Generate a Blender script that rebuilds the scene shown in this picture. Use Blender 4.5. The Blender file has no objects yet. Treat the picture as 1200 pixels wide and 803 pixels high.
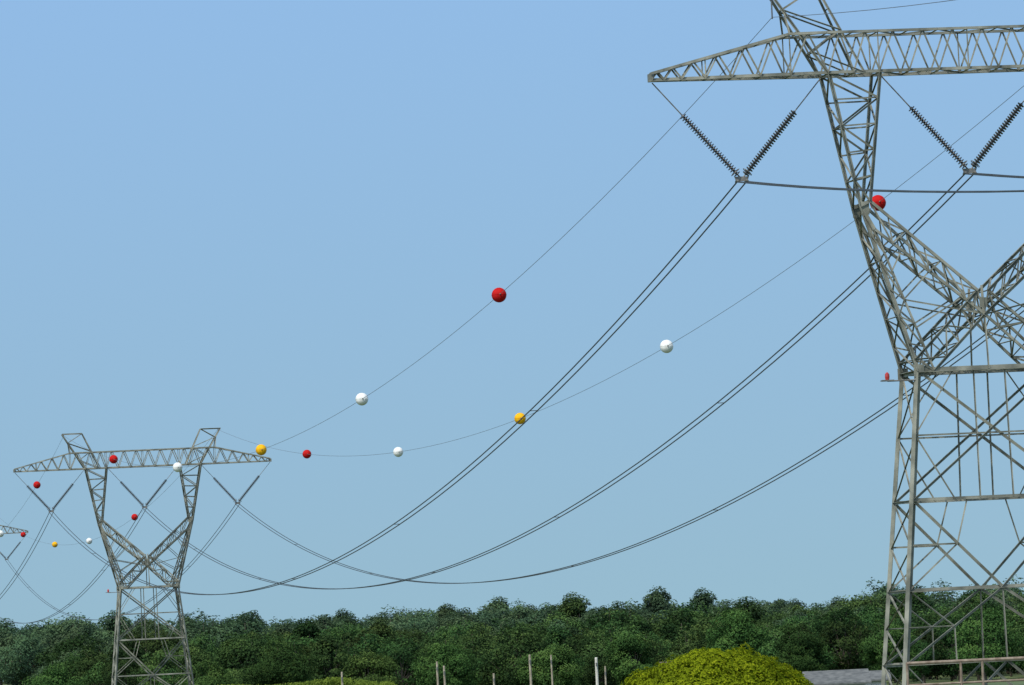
import bpy, math, random
import numpy as np
from mathutils import Vector, Matrix, noise
random.seed(7); np.random.seed(7)
R=math.radians
scene=bpy.context.scene
EYE=6.0
# ------------------------------------------------------------------ helpers
def link(o,parent=None):
    scene.collection.objects.link(o)
    if parent: o.parent=parent
    return o
def empty(name,loc=(0,0,0),rz=0):
    o=bpy.data.objects.new(name,None); o.location=loc; o.rotation_euler=(0,0,rz); o.empty_display_size=1
    return link(o)
def meshobj(name,verts,faces,mats,parent=None,fm=None,smooth=False,loc=None):
    me=bpy.data.meshes.new(name); me.from_pydata([tuple(v) for v in verts],[],faces)
    for m in mats: me.materials.append(m)
    if fm is not None: me.polygons.foreach_set('material_index',fm)
    if smooth: me.polygons.foreach_set('use_smooth',[True]*len(me.polygons))
    me.update()
    o=bpy.data.objects.new(name,me)
    if loc is not None: o.location=loc
    return link(o,parent)
class MB:
    def __init__(s): s.v=[];s.f=[];s.m=[]
    def add(s,v,f,m=0):
        b=len(s.v); s.v+= [tuple(x) for x in v]; s.f+=[tuple(b+i for i in q) for q in f]; s.m+=[m]*len(f)
    def angle(s,p,q,w,m=0,ref=None):
        p=Vector(p);q=Vector(q);n=q-p
        if n.length<1e-4: return
        n.normalize()
        r=Vector(ref) if ref is not None else Vector((0.31,0.93,0.2))
        u=n.cross(r)
        if u.length<.05: u=n.cross(Vector((1,.2,0)))
        u.normalize(); v=n.cross(u)
        t=w*.14
        pr=[(0,0),(w,0),(w,t),(t,t),(t,w),(0,w)]
        pr=[(a-w*.3,b-w*.3) for a,b in pr]
        vs=[p+u*a+v*b for a,b in pr]+[q+u*a+v*b for a,b in pr]
        fs=[(i,(i+1)%6,6+(i+1)%6,6+i) for i in range(6)]+[(5,4,3,2,1,0),(6,7,8,9,10,11)]
        s.add(vs,fs,m)
    def box(s,c,h,m=0,M=None):
        vs=[]
        for x in(-1,1):
            for y in(-1,1):
                for z in(-1,1):
                    o=Vector((x*h[0],y*h[1],z*h[2]))
                    if M: o=M@o
                    vs.append(Vector(c)+o)
        s.add(vs,[(0,1,3,2),(4,6,7,5),(0,4,5,1),(2,3,7,6),(0,2,6,4),(1,5,7,3)],m)
    def tube(s,pts,rad,n=6,m=0,cap=True):
        k=len(pts); vs=[]
        pts=[Vector(p) for p in pts]
        for i,p in enumerate(pts):
            d=(pts[min(i+1,k-1)]-pts[max(i-1,0)]).normalized()
            u=d.cross(Vector((0,0,1)))
            if u.length<.02: u=d.cross(Vector((1,0,0)))
            u.normalize(); v=u.cross(d)
            r=rad[i] if hasattr(rad,'__len__') else rad
            for j in range(n):
                a=2*math.pi*j/n; vs.append(p+(u*math.cos(a)+v*math.sin(a))*r)
        fs=[]
        for i in range(k-1):
            for j in range(n): fs.append((i*n+j,i*n+(j+1)%n,(i+1)*n+(j+1)%n,(i+1)*n+j))
        if cap: fs.append(tuple(range(n))[::-1]); fs.append(tuple((k-1)*n+j for j in range(n)))
        s.add(vs,fs,m)
    def obj(s,name,mats,parent=None,smooth=False,loc=None):
        return meshobj(name,s.v,s.f,mats,parent,s.m,smooth,loc)
# ------------------------------------------------------------------ materials
def newmat(name):
    m=bpy.data.materials.new(name); m.use_nodes=True
    return m,m.node_tree.nodes,m.node_tree.links,m.node_tree.nodes['Principled BSDF']
def noisy(name,c1,c2,scale=3,rough=.7,metal=0,bump=0,detail=5,spec=.5):
    m,N,L,B=newmat(name)
    tc=N.new('ShaderNodeTexCoord'); nz=N.new('ShaderNodeTexNoise'); nz.inputs['Scale'].default_value=scale; nz.inputs['Detail'].default_value=detail
    L.new(tc.outputs['Object'],nz.inputs['Vector'])
    cr=N.new('ShaderNodeValToRGB'); cr.color_ramp.elements[0].position=.35; cr.color_ramp.elements[1].position=.65
    cr.color_ramp.elements[0].color=(*c1,1); cr.color_ramp.elements[1].color=(*c2,1)
    L.new(nz.outputs['Fac'],cr.inputs['Fac']); L.new(cr.outputs['Color'],B.inputs['Base Color'])
    B.inputs['Roughness'].default_value=rough; B.inputs['Metallic'].default_value=metal
    B.inputs['Specular IOR Level'].default_value=spec
    if bump:
        bp=N.new('ShaderNodeBump'); bp.inputs['Strength'].default_value=bump
        L.new(nz.outputs['Fac'],bp.inputs['Height']); L.new(bp.outputs['Normal'],B.inputs['Normal'])
    return m
steel=noisy('galvanised_steel',(.095,.10,.078),(.26,.26,.21),1.1,.6,.1)
steel_dark=noisy('weathered_steel',(.10,.10,.09),(.17,.165,.15),2,.6,.2)
rust=noisy('rusty_steel',(.14,.10,.07),(.26,.21,.16),3,.8,.1)
cable=noisy('aluminium_cable',(.025,.03,.03),(.045,.05,.05),.5,.6,.1)
gwire=noisy('ground_wire_steel',(.09,.10,.11),(.14,.15,.16),.5,.6,.3)
porc=noisy('insulator_glaze',(.03,.033,.036),(.06,.065,.07),6,.3)
concrete=noisy('concrete',(.3,.3,.28),(.42,.41,.38),4,.9,0,.2)
redp=noisy('red_plastic',(.36,.004,.004),(.45,.008,.006),3,.75,spec=.15)
whitep=noisy('white_plastic',(.60,.60,.57),(.74,.74,.71),3,.75,spec=.2)
yelp=noisy('yellow_plastic',(.68,.34,.006),(.76,.41,.01),3,.75,spec=.15)
redlens=noisy('red_lens',(.3,.02,.02),(.4,.04,.03),3,.3)
bark=noisy('bark',(.06,.05,.035),(.13,.11,.08),6,.9,0,.4)
wood=noisy('weathered_wood',(.20,.17,.12),(.34,.30,.23),4,.9)
palewood=noisy('pale_wood',(.42,.40,.35),(.55,.53,.47),4,.9)
roofg=noisy('grey_shingles',(.085,.09,.09),(.15,.155,.15),2,.95,0,.3,spec=.1)
roofb=noisy('brown_shingles',(.09,.07,.055),(.15,.115,.09),8,.9,0,.3)
wallw=noisy('pale_siding',(.45,.45,.42),(.55,.54,.5),2,.8)
glass=noisy('window_glass',(.02,.025,.03),(.03,.035,.04),1,.1)
trim=noisy('white_trim',(.6,.6,.58),(.7,.7,.68),3,.7)
grass=noisy('grass',(.045,.075,.02),(.11,.14,.04),.05,.95,0,.4,10)
def leafmat(name,cols,var=.25,trans=.25,hue=.03):
    m,N,L,B=newmat(name)
    at=N.new('ShaderNodeAttribute'); at.attribute_name='tone'
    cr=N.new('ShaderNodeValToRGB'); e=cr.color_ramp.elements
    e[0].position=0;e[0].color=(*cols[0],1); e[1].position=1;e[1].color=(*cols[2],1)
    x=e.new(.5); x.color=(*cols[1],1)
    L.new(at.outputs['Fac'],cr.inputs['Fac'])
    oi=N.new('ShaderNodeObjectInfo')
    hs=N.new('ShaderNodeHueSaturation')
    mr=N.new('ShaderNodeMapRange'); mr.inputs['To Min'].default_value=1-var; mr.inputs['To Max'].default_value=1+var
    L.new(oi.outputs['Random'],mr.inputs['Value']); L.new(mr.outputs['Result'],hs.inputs['Value'])
    wn=N.new('ShaderNodeTexWhiteNoise'); wn.noise_dimensions='1D'; L.new(oi.outputs['Random'],wn.inputs['W'])
    mh=N.new('ShaderNodeMapRange'); mh.inputs['To Min'].default_value=.5-hue; mh.inputs['To Max'].default_value=.5+hue
    L.new(wn.outputs['Value'],mh.inputs['Value']); L.new(mh.outputs['Result'],hs.inputs['Hue'])
    L.new(cr.outputs['Color'],hs.inputs['Color']); L.new(hs.outputs['Color'],B.inputs['Base Color'])
    B.inputs['Roughness'].default_value=.85; B.inputs['Specular IOR Level'].default_value=.08
    tr=N.new('ShaderNodeBsdfTranslucent'); L.new(hs.outputs['Color'],tr.inputs['Color'])
    mx=N.new('ShaderNodeMixShader'); mx.inputs[0].default_value=trans
    L.new(B.outputs[0],mx.inputs[1]); L.new(tr.outputs[0],mx.inputs[2])
    L.new(mx.outputs[0],N['Material Output'].inputs['Surface'])
    return m
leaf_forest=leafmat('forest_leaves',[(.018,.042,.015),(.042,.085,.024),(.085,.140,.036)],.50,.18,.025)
leaf_far_hazed=leafmat('haze_tinted_forest_leaves',[(.040,.072,.044),(.068,.115,.056),(.105,.16,.068)],.28,.25,.02)  # distance haze painted into the leaf colour: paler, bluer greens for far trees
leaf_tree=leafmat('tree_leaves',[(.018,.042,.012),(.045,.088,.022),(.095,.15,.036)],.40,.18,.02)
leaf_shrub=leafmat('shrub_leaves',[(.08,.11,.005),(.18,.225,.007),(.31,.335,.012)],.02,.3,.003)
leaf_hedge=leafmat('hedge_leaves',[(.09,.13,.02),(.15,.20,.03),(.22,.27,.04)],.1,.3)
# ------------------------------------------------------------------ terrain
def sm(x,a,b):
    t=min(1,max(0,(x-a)/(b-a))); return t*t*(3-2*t)
def gz(x,y):
    side=1.0-.5*max(-1,min(1,x/110.0))
    return 4.2*sm(y,800,1320)*side*(1-sm(y,2500,4500)*.6)+.25*noise.noise(Vector((x*.02,y*.02,0)))*sm(y,60,200)
def lines(a,b,n): return [a+(b-a)*i/n for i in range(n+1)]
xs=[-6000,-3500,-2000,-1200,-800]+lines(-500,500,50)+[800,1200,2000,3500,6000]
ys=[-2500,-1200,-600]+lines(-300,1600,76)+[1800,2100,2600,3400,4500,6500,9000]
V=[(x,y,gz(x,y)) for y in ys for x in xs]; nx=len(xs)
F=[(j*nx+i,j*nx+i+1,(j+1)*nx+i+1,(j+1)*nx+i) for j in range(len(ys)-1) for i in range(nx-1)]
meshobj('ground',V,F,[grass],smooth=True)
# ------------------------------------------------------------------ towers
DIR=Vector((-.155,.988,0)).normalized(); E=Vector((DIR.y,-DIR.x,0))
ROT=math.atan2(E.y,E.x)
def lerp(p,q,t): return tuple(p[i]+(q[i]-p[i])*t for i in range(len(p)))
BUN=((-.22,-.12),(.22,-.12))
def build_tower(x,y,W):
    g=gz(x,y); tw=empty('transmission_tower',(x,y,0),ROT)
    mb=MB(); A=mb.angle
    wl=lambda z:3.3+.105*(W-z)
    hb=lambda z:1.7+.05*(W-z)
    LV=[W,W-5.9,W-10,W-13.35,g-.1]
    for sa in(-1,1):
        for sb in(-1,1):
            A((sa*wl(W),sb*hb(W),W),(sa*wl(g),sb*hb(g),g-.1),.22,ref=(sa,sb,0))
            mb.box((sa*wl(g),sb*hb(g),g),(.5,.5,.35),1)
    for i,z in enumerate(LV[:4]):
        w,h=wl(z),hb(z)
        s=.22 if i==0 else .14
        for sb in(-1,1): A((-w,sb*h,z),(w,sb*h,z),s,ref=(0,1,0)); 
        for sa in(-1,1): A((sa*w,-h,z),(sa*w,h,z),s*.8,ref=(1,0,0))
        if i in(0,2): A((-w,-h,z),(w,h,z),.07); A((-w,h,z),(w,-h,z),.07)
    def nd(z,fa,sb): return (wl(z)*fa,sb*hb(z),z)
    for sb in(-1,1):
        z0,z1,z2,z3,z4=LV
        A(nd(z0,-1,sb),nd(z1,1,sb),.12);A(nd(z0,1,sb),nd(z1,-1,sb),.12)
        zm=(z0+z1)/2
        A(nd(zm,-1,sb),nd(zm,1,sb),.07)
        for fa in(-.22,.22): A(nd(z0,fa,sb),nd(z1,fa*.9,sb),.08)
        for sa in(-1,1):
            A(nd(zm,sa,sb),nd(z0,sa*.5,sb),.065);A(nd(zm,sa,sb),nd(z1,sa*.5,sb),.065)
            A(nd(z1,sa,sb),nd(z2,0,sb),.12)
            m=lerp(nd(z1,sa,sb),nd(z2,0,sb),.5)
            A(nd((z1+z2)/2,sa,sb),m,.07); A(nd(z2,sa,sb),m,.07); A(m,nd(z1,sa*.35,sb),.07)
            A(nd(z2,0,sb),nd(z3,sa,sb),.11)
            m=lerp(nd(z2,0,sb),nd(z3,sa,sb),.5)
            A(m,nd(z2,sa,sb),.07); A(m,nd(z3,sa*.5,sb),.06); A(m,nd((z2+z3)/2,sa,sb),.06)
            A(nd(z3,0,sb),nd(z4,sa,sb),.11)
            m=lerp(nd(z3,0,sb),nd(z4,sa,sb),.5); A(m,nd(z3,sa,sb),.06); A(m,nd((z3+z4)/2,sa,sb),.06)
        A(nd(z2,0,sb),nd(z3,0,sb),.07)
    zz=[W,W-2.95,W-5.9,W-8,W-10,W-11.7,W-13.35,(W-13.35+g)/2,g-.1]
    for sa in(-1,1):
        for i in range(len(zz)-1):
            a,b=zz[i],zz[i+1]
            A((sa*wl(a),-hb(a),a),(sa*wl(b),hb(b),b),.07); A((sa*wl(a),hb(a),a),(sa*wl(b),-hb(b),b),.07)
    def dep(zr):
        if zr<7.7: return 1.7-.85*zr/7.7
        return .85+.1*min(1,(zr-7.7)/6.15)
    def N3(sa,p,sb): return (sa*p[0],sb*dep(p[1]),W+p[1])
    def truss(sa,c1,c2,n,s1,s2,lace,crossb=True,start=0):
        for sb in(-1,1):
            A(N3(sa,c1[0],sb),N3(sa,c1[1],sb),s1,ref=(0,1,0)); A(N3(sa,c2[0],sb),N3(sa,c2[1],sb),s2,ref=(0,1,0))
            for i in range(n):
                p0=lerp(c1[0],c1[1],i/n);p1=lerp(c1[0],c1[1],(i+1)/n);q0=lerp(c2[0],c2[1],i/n);q1=lerp(c2[0],c2[1],(i+1)/n)
                if (i+start)%2==0: A(N3(sa,p0,sb),N3(sa,q1,sb),lace)
                else: A(N3(sa,q0,sb),N3(sa,p1,sb),lace)
                A(N3(sa,p1,sb),N3(sa,q1,sb),lace*.8)
        if crossb:
            for c in(c1,c2):
                for i in range(n):
                    p0=lerp(c[0],c[1],i/n);p1=lerp(c[0],c[1],(i+1)/n)
                    s=1 if i%2 else -1
                    A(N3(sa,p0,s),N3(sa,p1,-s),lace*.9)
                    if i%2: A(N3(sa,p1,-1),N3(sa,p1,1),lace*.8)
    K0=(5.4,7.7);KI=(4.95,7.9);KL=(4.85,6.6)
    for sa in(-1,1):
        truss(sa,((6.6,13.85),K0),((4.2,13.85),KI),5,.18,.16,.085)
        truss(sa,(K0,(3.3,0)),(KL,(2.55,0)),6,.20,.11,.075)
        truss(sa,(KI,(.25,3.6)),(KL,(0,2.5)),6,.15,.15,.075)
        truss(sa,((.3,3.55),(3.38,.55)),((0,2.5),(2.55,0)),4,.14,.14,.075)
        for sb in(-1,1):
            A(N3(sa,K0,sb),N3(sa,KI,sb),.15); A(N3(sa,K0,sb),N3(sa,KL,sb),.15)
            for t,u in((.3,.25),(.5,.5),(.7,.8)):
                A(N3(sa,lerp(KL,(2.55,0),t),sb),N3(sa,lerp(KL,(0,2.5),u),sb),.07)
            A(N3(sa,lerp(KL,(2.55,0),.5),sb),N3(sa,(0.2,2.55),sb),.065)
    for sb in(-1,1):
        A(N3(1,(0,2.5),sb),N3(1,(0,3.85),sb),.12); A(N3(1,(0,2.5),sb),N3(1,(0,0),sb),.08)
        mb.box((0,sb*dep(3),W+3.05),(.18,.02,.22),0)
        for sa in(-1,1):
            mb.box(N3(sa,(3.25,.02),sb),(.24,.03,.28),0)
            mb.box(N3(sa,(5.2,7.6),sb),(.2,.025,.3),0)
    def topz(a):
        a=abs(a); return 15.7 if a<8.3 else 15.7-(a-8.3)/(14.7-8.3)*1.55
    def cb(a):
        a=abs(a); return .95 if a<6.6 else .95-(a-6.6)/(14.7-6.6)*.8
    xsn=[0,1.4,2.8,4.2,5.4,6.6,8.3,9.7,11,12.2,13.3,14.1,14.7]
    nodes=[-q for q in xsn[:0:-1]]+xsn
    B_=lambda a,s:(a,s*cb(a),W+13.85); T_=lambda a,s:(a,s*cb(a),W+topz(a))
    for i in range(len(nodes)-1):
        a,b=nodes[i],nodes[i+1]
        for s in(-1,1):
            A(B_(a,s),B_(b,s),.15,ref=(0,1,0)); A(T_(a,s),T_(b,s),.13,ref=(0,1,0))
            m=(a+b)/2
            A(B_(a,s),T_(m,s),.075); A(T_(m,s),B_(b,s),.075)
            if i%3==0: A(B_(a,s),T_(a,s),.06)
        if i%2: A(B_(a,-1),B_(b,1),.07)
        else: A(B_(a,1),B_(b,-1),.07)
        A(B_(a,-1),B_(a,1),.07)
        if i%2: A(T_(a,-1),T_(b,1),.06)
        else: A(T_(a,1),T_(b,-1),.06)
        A(T_(a,-1),T_(a,1),.06)
    for s in(-1,1): mb.box((s*14.72,0,W+13.98),(.1,.18,.18),0)
    for sa in(-1,1):
        o0,o1=(6.6,13.85),(9.1,17.9); i0,i1=(4.9,13.85),(6.8,17.9)
        hbz=lambda z:.95-.7*(z-13.85)/4.05
        H=lambda p,s:(sa*p[0],s*hbz(p[1]),W+p[1])
        for s in(-1,1):
            A(H(o0,s),H(o1,s),.14);A(H(i0,s),H(i1,s),.12);A(H(o1,s),H(i1,s),.12)
            for k in range(4):
                p0,p1=lerp(o0,o1,k/4),lerp(o0,o1,(k+1)/4);q0,q1=lerp(i0,i1,k/4),lerp(i0,i1,(k+1)/4)
                if k%2: A(H(p0,s),H(q1,s),.08)
                else: A(H(q0,s),H(p1,s),.08)
            A(H(lerp(o0,o1,.75),s),(sa*8.3,s*.78,W+15.7),.08)
        for k in range(1,5):
            for c in((o0,o1),(i0,i1)):
                A(H(lerp(*c,k/4),-1),H(lerp(*c,k/4),1),.06)
    mb.obj('lattice',[steel,concrete],tw)
    ins=MB(); hw=MB()
    def vstring(a0,atop):
        p=Vector((a0,0,W+9.2)); q=Vector((atop,0,W+13.75)); d=(q-p); d.normalize()
        p=p+d*.28
        s=3.75; u=d.cross(Vector((0,1,0))).normalized(); v=d.cross(u)
        n=28; seg=10
        prof=[(.0,.05),(.02,.165),(.055,.18),(.075,.07),(.13,.055)]
        for k in range(n):
            base=p+d*(s*k/n)
            vs=[];fs=[]
            for (h,r) in prof:
                for j in range(seg):
                    an=2*math.pi*j/seg; vs.append(base+d*h*s/n/.137+(u*math.cos(an)+v*math.sin(an))*r)
            for i in range(len(prof)-1):
                for j in range(seg): fs.append((i*seg+j,i*seg+(j+1)%seg,(i+1)*seg+(j+1)%seg,(i+1)*seg+j))
            ins.add(vs,fs)
        hw.tube([p+d*s,q],.03,6); hw.tube([p-d*.3,p],.035,6)
        c=p+d*.15
        hw.tube([c+(u*math.cos(t)+v*math.sin(t))*.24 for t in lines(0,2*math.pi,14)],.018,5,cap=False)
    for a0 in(-10.7,0,10.7):
        vstring(a0,a0-3.95);vstring(a0,a0+3.95)
        z=W+9.2
        hw.add([(a0-.34,-.03,z+.12),(a0+.34,-.03,z+.12),(a0+.26,-.03,z-.1),(a0-.26,-.03,z-.1),(a0-.34,.03,z+.12),(a0+.34,.03,z+.12),(a0+.26,.03,z-.1),(a0-.26,.03,z-.1)],[(0,3,2,1),(4,5,6,7),(0,1,5,4),(1,2,6,5),(2,3,7,6),(3,0,4,7)])
        for da,dz in BUN:
            hw.tube([(a0+da,-.35,z+dz),(a0+da,-.15,z+dz+.05),(a0+da,.15,z+dz+.05),(a0+da,.35,z+dz)],[.04,.065,.065,.04],6)
    ins.obj('insulator_strings',[porc],tw,True); hw.obj('line_hardware',[steel_dark],tw)
    ob=MB(); a=-3.3
    ob.tube([(a,-hb(W),W-.4),(a-1.45,-hb(W),W-.4)],.04,6,0)
    ob.box((a-1.45,-hb(W),W-.38),(.28,.2,.03),0)
    ob.tube([(a-1.45,-hb(W),W-.35),(a-1.45,-hb(W),W-.2),(a-1.45,-hb(W),W-.08),(a-1.45,-hb(W),W+.0)],[.09,.11,.10,.03],10,1)
    ob.obj('obstruction_light',[steel_dark,redlens],tw)
    return tw
TW=[(85.9,-130.0,18.4),(21.44,274.5,18.2),(-42.9,683.6,16.1),(-103.4,1075.0,19.0)]
for t in TW: build_tower(*t)
# ------------------------------------------------------------------ cables
def wpt(t,i,a,h0,h1,S):
    x0,y0,_=TW[i];x1,y1,_=TW[i+1]
    x=x0+(x1-x0)*t+E.x*a; y=y0+(y1-y0)*t+E.y*a
    return Vector((x,y,h0+(h1-h0)*t-4*S*t*(1-t)))
for a0 in(-10.7,0,10.7):
    mb=MB()
    for i,S in((0,11.0),(1,13.75),(2,12.0)):
        for da,dz in BUN:
            h0=TW[i][2]+9.2+dz;h1=TW[i+1][2]+9.2+dz
            mb.tube([wpt(t/60,i,a0+da,h0,h1,S) for t in range(61)],.036,5)
        for k in range(1,7):
            t=k/7+.01
            pts=[wpt(t,i,a0+da,TW[i][2]+9.2+dz,TW[i+1][2]+9.2+dz,S) for da,dz in BUN]
            mb.tube(pts,.02,4)
    mb.obj('conductor_cable',[cable])
def ball(p,mat,dirv):
    mb=MB(); r=.45; n=28;k=16
    d=dirv.normalized(); u=Vector((0,0,1)).cross(d).normalized(); w=d.cross(u)
    M=Matrix((d,u,w)).transposed()
    vs=[];fs=[]
    for i in range(k+1):
        th=math.pi*i/k
        for j in range(n):
            ph=2*math.pi*j/n; vs.append(M@Vector((math.sin(th)*math.cos(ph)*r,math.sin(th)*math.sin(ph)*r,math.cos(th)*r)))
    for i in range(k):
        for j in range(n): fs.append((i*n+j,(i+1)*n+j,(i+1)*n+(j+1)%n,i*n+(j+1)%n))
    mb.add(vs,fs,0)
    ring=[]
    for (dr,dz) in((-.01,-.008),(.008,-.008),(.008,.008),(-.01,.008)):
        ring+= [M@Vector((math.cos(2*math.pi*j/n)*(r+dr),math.sin(2*math.pi*j/n)*(r+dr),dz)) for j in range(n)]
    mb.add(ring,[(q*n+j,q*n+(j+1)%n,((q+1)%4)*n+(j+1)%n,((q+1)%4)*n+j) for q in range(4) for j in range(n)],0)
    for s in(-1,1): mb.tube([M@Vector((s*.44,0,0)),M@Vector((s*.58,0,0))],[.05,.03],8,1)
    for j in range(8):
        an=2*math.pi*(j+.5)/8; c=M@Vector((math.cos(an)*(r+.002),math.sin(an)*(r+.002),0))
        mb.tube([c-w*.025,c+w*.025],.01,5,0)
    mb.obj('aerial_marker_ball',[mat,steel_dark],None,True,p)
HPR=[TW[i][2]+17.75 for i in range(4)]
HPL=list(HPR); HPL[1]-=1.15
LEFT=((0,11),(1,10.4),(2,10.7)); RIGHT=((0,10),(1,10.4),(2,9.2))
for a,spans,HP in((-8.9,LEFT,HPL),(8.8,RIGHT,HPR)):
    mb=MB()
    for i,S in spans:
        mb.tube([wpt(t/60,i,a,HP[i],HP[i+1],S) for t in range(61)],.015,5)
    for i in range(4):
        x,y,_=TW[i]; c=Vector((x,y,HP[i]))+E*a; c2=Vector((x,y,HPR[i]+.15))+E*a
        mb.tube([c2,c-Vector((0,0,.08))],.04,6)
    mb.obj('overhead_ground_wire',[gwire])
cols=[redp,whitep,yelp,whitep,redp]
def balls(i,a,S,ts,cs):
    HP=HPL if a<0 else HPR
    for t,c in zip(ts,cs):
        p=wpt(t,i,a,HP[i],HP[i+1],S); q=wpt(t+.002,i,a,HP[i],HP[i+1],S)
        ball(p,c,q-p)
balls(1,-8.9,10.4,(.2065,.3645,.520,.687,.848),cols)
balls(1,8.8,10.4,(.1435,.307,.463,.634,.798),cols)
balls(2,-8.9,10.7,(.114,.291,.46,.63),[redp,whitep,yelp,whitep])
balls(2,8.8,9.2,(.283,.475,.643,.818),[redp,whitep,yelp,redp])
# ------------------------------------------------------------------ foliage
def leaves(C,outn,size,tone,jit=.8):
    n=len(C)
    nr=np.random.normal(size=(n,3)); nr/=np.linalg.norm(nr,axis=1)[:,None]
    N_=outn*(1-jit)+nr*jit; N_[:,2]+=.25; N_/=np.linalg.norm(N_,axis=1)[:,None]
    t=np.cross(N_,np.random.normal(size=(n,3))); t/=np.linalg.norm(t,axis=1)[:,None]
    b=np.cross(N_,t); s=size*np.random.uniform(.6,1.25,n)[:,None]
    fold=N_*s*.18
    V=np.stack([C-t*s*.5,C-b*s*.32+fold,C+t*s*.5,C+b*s*.32+fold],1).reshape(-1,3)
    return V,np.repeat(tone,4)
def leafmesh(name,V,tone,trunk,mats):
    nt=len(trunk.v); nl=len(V)
    allv=[tuple(v) for v in trunk.v]
    faces=list(trunk.f)
    me=bpy.data.meshes.new(name)
    verts=np.concatenate([np.array(allv).reshape(-1,3),V]) if nt else V
    lf=(np.arange(nl).reshape(-1,4)+nt)
    me.from_pydata(verts.tolist(),[],faces+lf.tolist())
    for m in mats: me.materials.append(m)
    mi=[0]*len(faces)+[1]*len(lf)
    me.polygons.foreach_set('material_index',mi)
    at=me.attributes.new('tone','FLOAT','POINT')
    at.data.foreach_set('value',np.concatenate([np.zeros(nt),tone]).astype(np.float32))
    me.update(); return me
def tree_mesh(name,H,Wd,nl,per,leaf,mat,seed,base=.22,jit=.44):
    rng=np.random.RandomState(seed); np.random.seed(seed); random.seed(seed)
    tr=MB()
    tr.tube([(0,0,-.3),(0.05,0,H*.2),(.1,.05,H*.5),(.0,.1,H*.8)],[H*.025,H*.02,H*.013,H*.004],8)
    cz=H*(base+1)/2; hz=H*(1-base)/2
    Cs=[];Os=[];Ts=[]
    sk=rng.uniform(-.10,.10,2)*Wd
    for k in range(nl):
        p=rng.normal(size=3); p/=np.linalg.norm(p); p*=rng.uniform(.55,1.0)
        r=rng.uniform(.13,.32)*Wd*.5*1.2
        zf=p[2]; wf=1.0-.15*max(0,zf)-.05*max(0,-zf)
        c=np.array([p[0]*(Wd/2-r*.6)*wf+sk[0]*zf,p[1]*(Wd/2-r*.6)*wf+sk[1]*zf,cz+zf*(hz-r*.65)])
        z0=H*rng.uniform(.2,.45); z0=min(z0,c[2]-.3)
        tr.tube([(.06,.03,z0),(c[0]*.5,c[1]*.5,(z0+c[2])/2+.2),tuple(c)],[H*.008,H*.005,H*.0015],5)
        m=int(per*(r/(Wd*.14))**2)
        d=rng.normal(size=(m,3)); d/=np.linalg.norm(d,axis=1)[:,None]
        rad=r*rng.uniform(.35,1.0,m)**.5*(1+.3*np.sin(d[:,0]*7+k)*np.sin(d[:,1]*6+k*2)*np.sin(d[:,2]*5))
        pts=c+d*rad[:,None]*np.array([1.1,1.1,.8])
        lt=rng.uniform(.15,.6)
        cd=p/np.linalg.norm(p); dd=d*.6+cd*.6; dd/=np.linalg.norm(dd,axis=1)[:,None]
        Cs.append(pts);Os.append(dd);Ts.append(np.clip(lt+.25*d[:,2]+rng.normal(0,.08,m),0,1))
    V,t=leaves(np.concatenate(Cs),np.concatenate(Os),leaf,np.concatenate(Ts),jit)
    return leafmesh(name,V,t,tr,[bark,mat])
variants=[];fvars=[]
for i,(h,w) in enumerate([(12,10.5),(11,11.5),(13.5,9.5),(12,8.5),(10.5,10.5),(12.5,12.5),(14,11),(13,7.5)]):
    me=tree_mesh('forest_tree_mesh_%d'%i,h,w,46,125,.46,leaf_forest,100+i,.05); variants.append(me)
    m2=me.copy(); m2.materials[1]=leaf_far_hazed; fvars.append(m2)
forest=empty('forest')
random.seed(3)
cnt=0
T2=Vector((TW[2][0],TW[2][1],0))
y=790
while y<1360:
    half=.0857*y*1.12+75
    x=-half-30
    step=7.8+(y-790)*.002
    while x<half:
        px=x+random.uniform(-3.2,3.2); py=y+random.uniform(-3.8,3.8)
        rel=Vector((px,py,0))-T2; lat=rel.dot(E)
        x+=step
        if abs(lat)<17: continue
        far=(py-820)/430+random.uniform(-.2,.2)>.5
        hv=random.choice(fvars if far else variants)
        s=random.uniform(.58,1.06)*(.84+.22*sm(py,790,1200))
        if random.random()<.07: s*=1.12
        s*=1+.26*noise.noise(Vector((px*.03,py*.03,5)))
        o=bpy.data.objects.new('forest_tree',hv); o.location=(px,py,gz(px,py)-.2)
        o.scale=(s*random.uniform(.9,1.2),s*random.uniform(.9,1.2),s); o.rotation_euler=(0,0,random.uniform(0,6.28))
        link(o,forest); cnt+=1
    y+=9.0
def Xat(px,py,D): 
    u=px-600;v=401-py; return (u+.048*v)*D/7000
for i,(px,py,D,H,Wd) in enumerate([(860,740,740,11.4,8.8),(935,745,730,9.0,7.8),(1150,735,700,9.8,8.4),(330,750,760,10.6,10),(520,752,765,9,8.5),(742,748,770,9.4,8),(1040,752,760,9.2,8),(60,758,760,8.5,9),(640,758,760,8,8.5),(240,760,755,8,8),(430,758,765,8.4,8.5)]):
    me=tree_mesh('deciduous_tree_mesh',H,Wd,50,290,.30,leaf_tree,300+i,.06)
    x=Xat(px,py,D); o=bpy.data.objects.new('deciduous_tree',me); o.location=(x,D,gz(x,D)); link(o)
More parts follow.
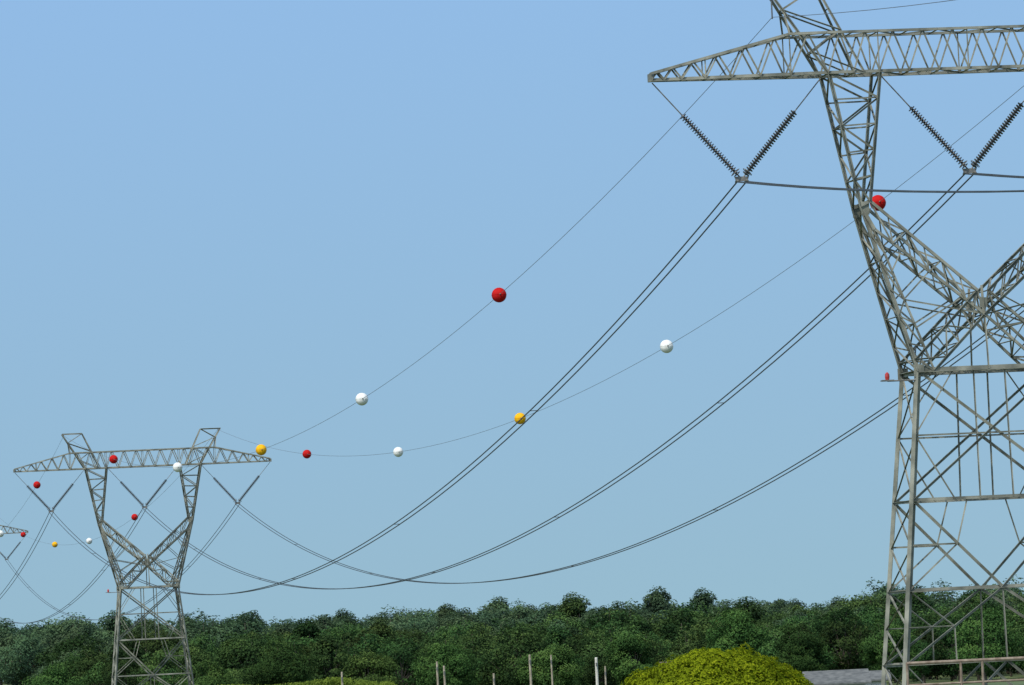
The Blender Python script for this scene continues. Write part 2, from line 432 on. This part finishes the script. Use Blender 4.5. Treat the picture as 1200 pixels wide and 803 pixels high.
def shrub(name,x,y,rx,rz,n,leaf,mat,seed):
    np.random.seed(seed); rng=np.random.RandomState(seed)
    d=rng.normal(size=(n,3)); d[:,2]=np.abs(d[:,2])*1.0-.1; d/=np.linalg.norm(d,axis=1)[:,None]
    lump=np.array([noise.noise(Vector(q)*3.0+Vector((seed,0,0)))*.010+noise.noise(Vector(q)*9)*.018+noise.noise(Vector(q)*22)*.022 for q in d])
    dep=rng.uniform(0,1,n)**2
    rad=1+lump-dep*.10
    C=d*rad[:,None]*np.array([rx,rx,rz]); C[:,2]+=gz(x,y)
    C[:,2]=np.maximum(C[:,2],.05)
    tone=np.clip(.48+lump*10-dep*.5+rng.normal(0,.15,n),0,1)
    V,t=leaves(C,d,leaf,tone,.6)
    tr=MB()
    for k in range(14):
        q=Vector(d[k]); tr.tube([(0.1*q.x,0.1*q.y,-.2),(q.x*rx*.4,q.y*rx*.4,rz*.35),(q.x*rx*.8,q.y*rx*.8,abs(q.z)*rz*.8)],[.07,.05,.015],6)
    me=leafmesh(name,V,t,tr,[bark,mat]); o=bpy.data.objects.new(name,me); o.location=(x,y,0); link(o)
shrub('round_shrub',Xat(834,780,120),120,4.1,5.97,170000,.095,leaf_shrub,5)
np.random.seed(9); rng=np.random.RandomState(9)
Cs=[];Os=[];Ts=[]
for k in range(90):
    px=-62+46*k/89+rng.uniform(-.5,.5); py=705+rng.uniform(-2,2); r=rng.uniform(1.1,1.5)
    top=4.5+.5*noise.noise(Vector((px*.15,0,0)))*2-(.7 if px<-42 else 0)
    for lz in(.9,(top)/2,top-r):
        m=420;d=rng.normal(size=(m,3)); d/=np.linalg.norm(d,axis=1)[:,None]
        Cs.append(np.array([px,py,max(lz,.9)])+d*r*rng.uniform(.5,1,m)[:,None]**.5); Os.append(d); Ts.append(np.clip(.5+.3*d[:,2]+rng.normal(0,.15,m),0,1))
V,t=leaves(np.concatenate(Cs),np.concatenate(Os),.28,np.concatenate(Ts))
o=bpy.data.objects.new('hedgerow',leafmesh('hedgerow',V,t,MB(),[bark,leaf_hedge])); link(o)
# ------------------------------------------------------------------ poles
for px,top,D,mat,r in((512,772,330,wood,.06),(521,777,332,wood,.06),(621,765,340,wood,.07),(646,766,345,wood,.05),(698,767,330,palewood,.08),(708,778,335,wood,.05),(401,786,350,wood,.06),(578,788,350,wood,.06)):
    x=Xat(px,top,D); hor=401+370-.048*(px-600)
    z=EYE-(top-hor)*D/7000
    mb=MB(); lean=random.uniform(-.05,.05)
    mb.tube([(0,0,-.3),(lean*.5,0,z*.5),(lean,0,z-.05),(lean,0,z)],[r*1.25,r*1.1,r,r*.8],10)
    mb.tube([(lean-.0,-r*1.1,z-.45),(lean,-r*2.2,z-.45)],.03,6,1); mb.tube([(lean,-r*2.2,z-.5),(lean,-r*2.2,z-.3)],.045,8,1)
    mb.obj('wooden_pole',[mat,steel_dark],loc=(x,D,gz(x,D)))
# ------------------------------------------------------------------ pipe railing beside the near tower
mb=MB(); zt=4.95
rx0,rx1=16.6,30.0
for z,r in((zt,.075),(zt-.95,.05),(zt-2.6,.05)): mb.tube([(rx0,262,z),(rx1,262,z)],r,8)
xx=rx0
for q in (0,2.35,3.3,5.2,7.4,9.6,11.6,13.4): mb.tube([(rx0+q,262,-.2),(rx0+q,262,zt+.05)],.06,8)
mb.obj('pipe_railing',[rust])
# ------------------------------------------------------------------ houses
def house(x,y,w,dp,eave,ridge,roofm):
    h=empty('house',(x,y,0)); mb=MB()
    mb.box((0,0,eave/2-.1),(w/2,dp/2,eave/2+.1)); 
    mb.add([(-w/2,-dp/2,eave),(-w/2,dp/2,eave),(-w/2,0,ridge-.12),(w/2,-dp/2,eave),(w/2,dp/2,eave),(w/2,0,ridge-.12)],[(0,1,2),(3,5,4)])
    mb.obj('walls',[wallw],h)
    r=MB(); ov=.45; k=(ridge-eave)/(dp/2)
    for s in(-1,1):
        yo=s*(dp/2+ov); zo=eave-k*ov
        r.add([(-w/2-ov,0,ridge),(w/2+ov,0,ridge),(w/2+ov,yo,zo),(-w/2-ov,yo,zo),(-w/2-ov,0,ridge-.14),(w/2+ov,0,ridge-.14),(w/2+ov,yo,zo-.14),(-w/2-ov,yo,zo-.14)],[(0,1,2,3),(7,6,5,4),(0,4,5,1),(1,5,6,2),(2,6,7,3),(3,7,4,0)])
    r.obj('roof',[roofm],h)
    wn=MB()
    for q in(-.32,.05,.34):
        wn.box((q*w,-dp/2-.02,eave*.55),(.5,.03,.55),1); wn.box((q*w,-dp/2-.035,eave*.55),(.44,.03,.49),0)
    wn.obj('windows',[glass,trim],h)
    d=MB(); d.box((-.13*w,-dp/2-.03,1.0),(.48,.03,1.0)); d.obj('door',[trim],h)
house(Xat(978,790,500),500,4.6,7,2.8,3.75,roofg)
house(Xat(1022,795,510),512,2.2,4,2.9,3.5,roofg)
house(Xat(795,775,520),520,2.6,5,4.4,5.1,roofb)
# ------------------------------------------------------------------ light
el,az=R(54),R(212)
w=bpy.data.worlds.new('World'); scene.world=w; w.use_nodes=True
N=w.node_tree.nodes;L=w.node_tree.links;bg=N['Background']
sky=N.new('ShaderNodeTexSky'); sky.sky_type='NISHITA'; sky.sun_disc=False; sky.sun_elevation=el; sky.sun_rotation=az
sky.air_density=1.0; sky.dust_density=1.2; sky.ozone_density=1.5
tc=N.new('ShaderNodeTexCoord'); ad=N.new('ShaderNodeVectorMath'); ad.operation='ADD'; ad.inputs[1].default_value=(0,0,.30)
nm=N.new('ShaderNodeVectorMath'); nm.operation='NORMALIZE'
L.new(tc.outputs['Generated'],ad.inputs[0]); L.new(ad.outputs[0],nm.inputs[0]); L.new(nm.outputs[0],sky.inputs['Vector'])
sp=N.new('ShaderNodeSeparateXYZ'); L.new(tc.outputs['Generated'],sp.inputs[0])
cr=N.new('ShaderNodeValToRGB'); mr=N.new('ShaderNodeMapRange'); mr.inputs['From Min'].default_value=0; mr.inputs['From Max'].default_value=.12
L.new(sp.outputs['Z'],mr.inputs['Value']); L.new(mr.outputs['Result'],cr.inputs['Fac'])
cr.color_ramp.elements[0].color=(.67,.69,.53,1); cr.color_ramp.elements[1].color=(.82,.895,.85,1)
vm=N.new('ShaderNodeVectorMath'); vm.operation='MULTIPLY'; L.new(sky.outputs[0],vm.inputs[0]); L.new(cr.outputs['Color'],vm.inputs[1])
v2=N.new('ShaderNodeVectorMath'); v2.operation='SCALE'; v2.inputs['Scale'].default_value=1.72; L.new(vm.outputs[0],v2.inputs[0])
L.new(v2.outputs[0],bg.inputs['Color']); bg.inputs['Strength'].default_value=.15
sd=bpy.data.lights.new('sun','SUN'); sd.energy=3.6; sd.angle=R(.6); sd.color=(1,.95,.87)
so=bpy.data.objects.new('sun',sd); link(so)
S=Vector((math.sin(az)*math.cos(el),math.cos(az)*math.cos(el),math.sin(el)))
so.rotation_euler=S.to_track_quat('Z','Y').to_euler(); so.location=(0,0,100)
scene.view_settings.view_transform='Standard'; scene.view_settings.look='None'; scene.view_settings.exposure=0
# ------------------------------------------------------------------ camera
cd=bpy.data.cameras.new('camera'); cd.sensor_width=36; cd.lens=36*7000/1200; cd.clip_end=12000; cd.clip_start=.5
co=bpy.data.objects.new('camera',cd); link(co)
co.matrix_world=Matrix.Translation((0,0,EYE))@Matrix.Rotation(R(90)+math.atan(370/7000),4,'X')@Matrix.Rotation(-.048,4,'Z')
scene.camera=co
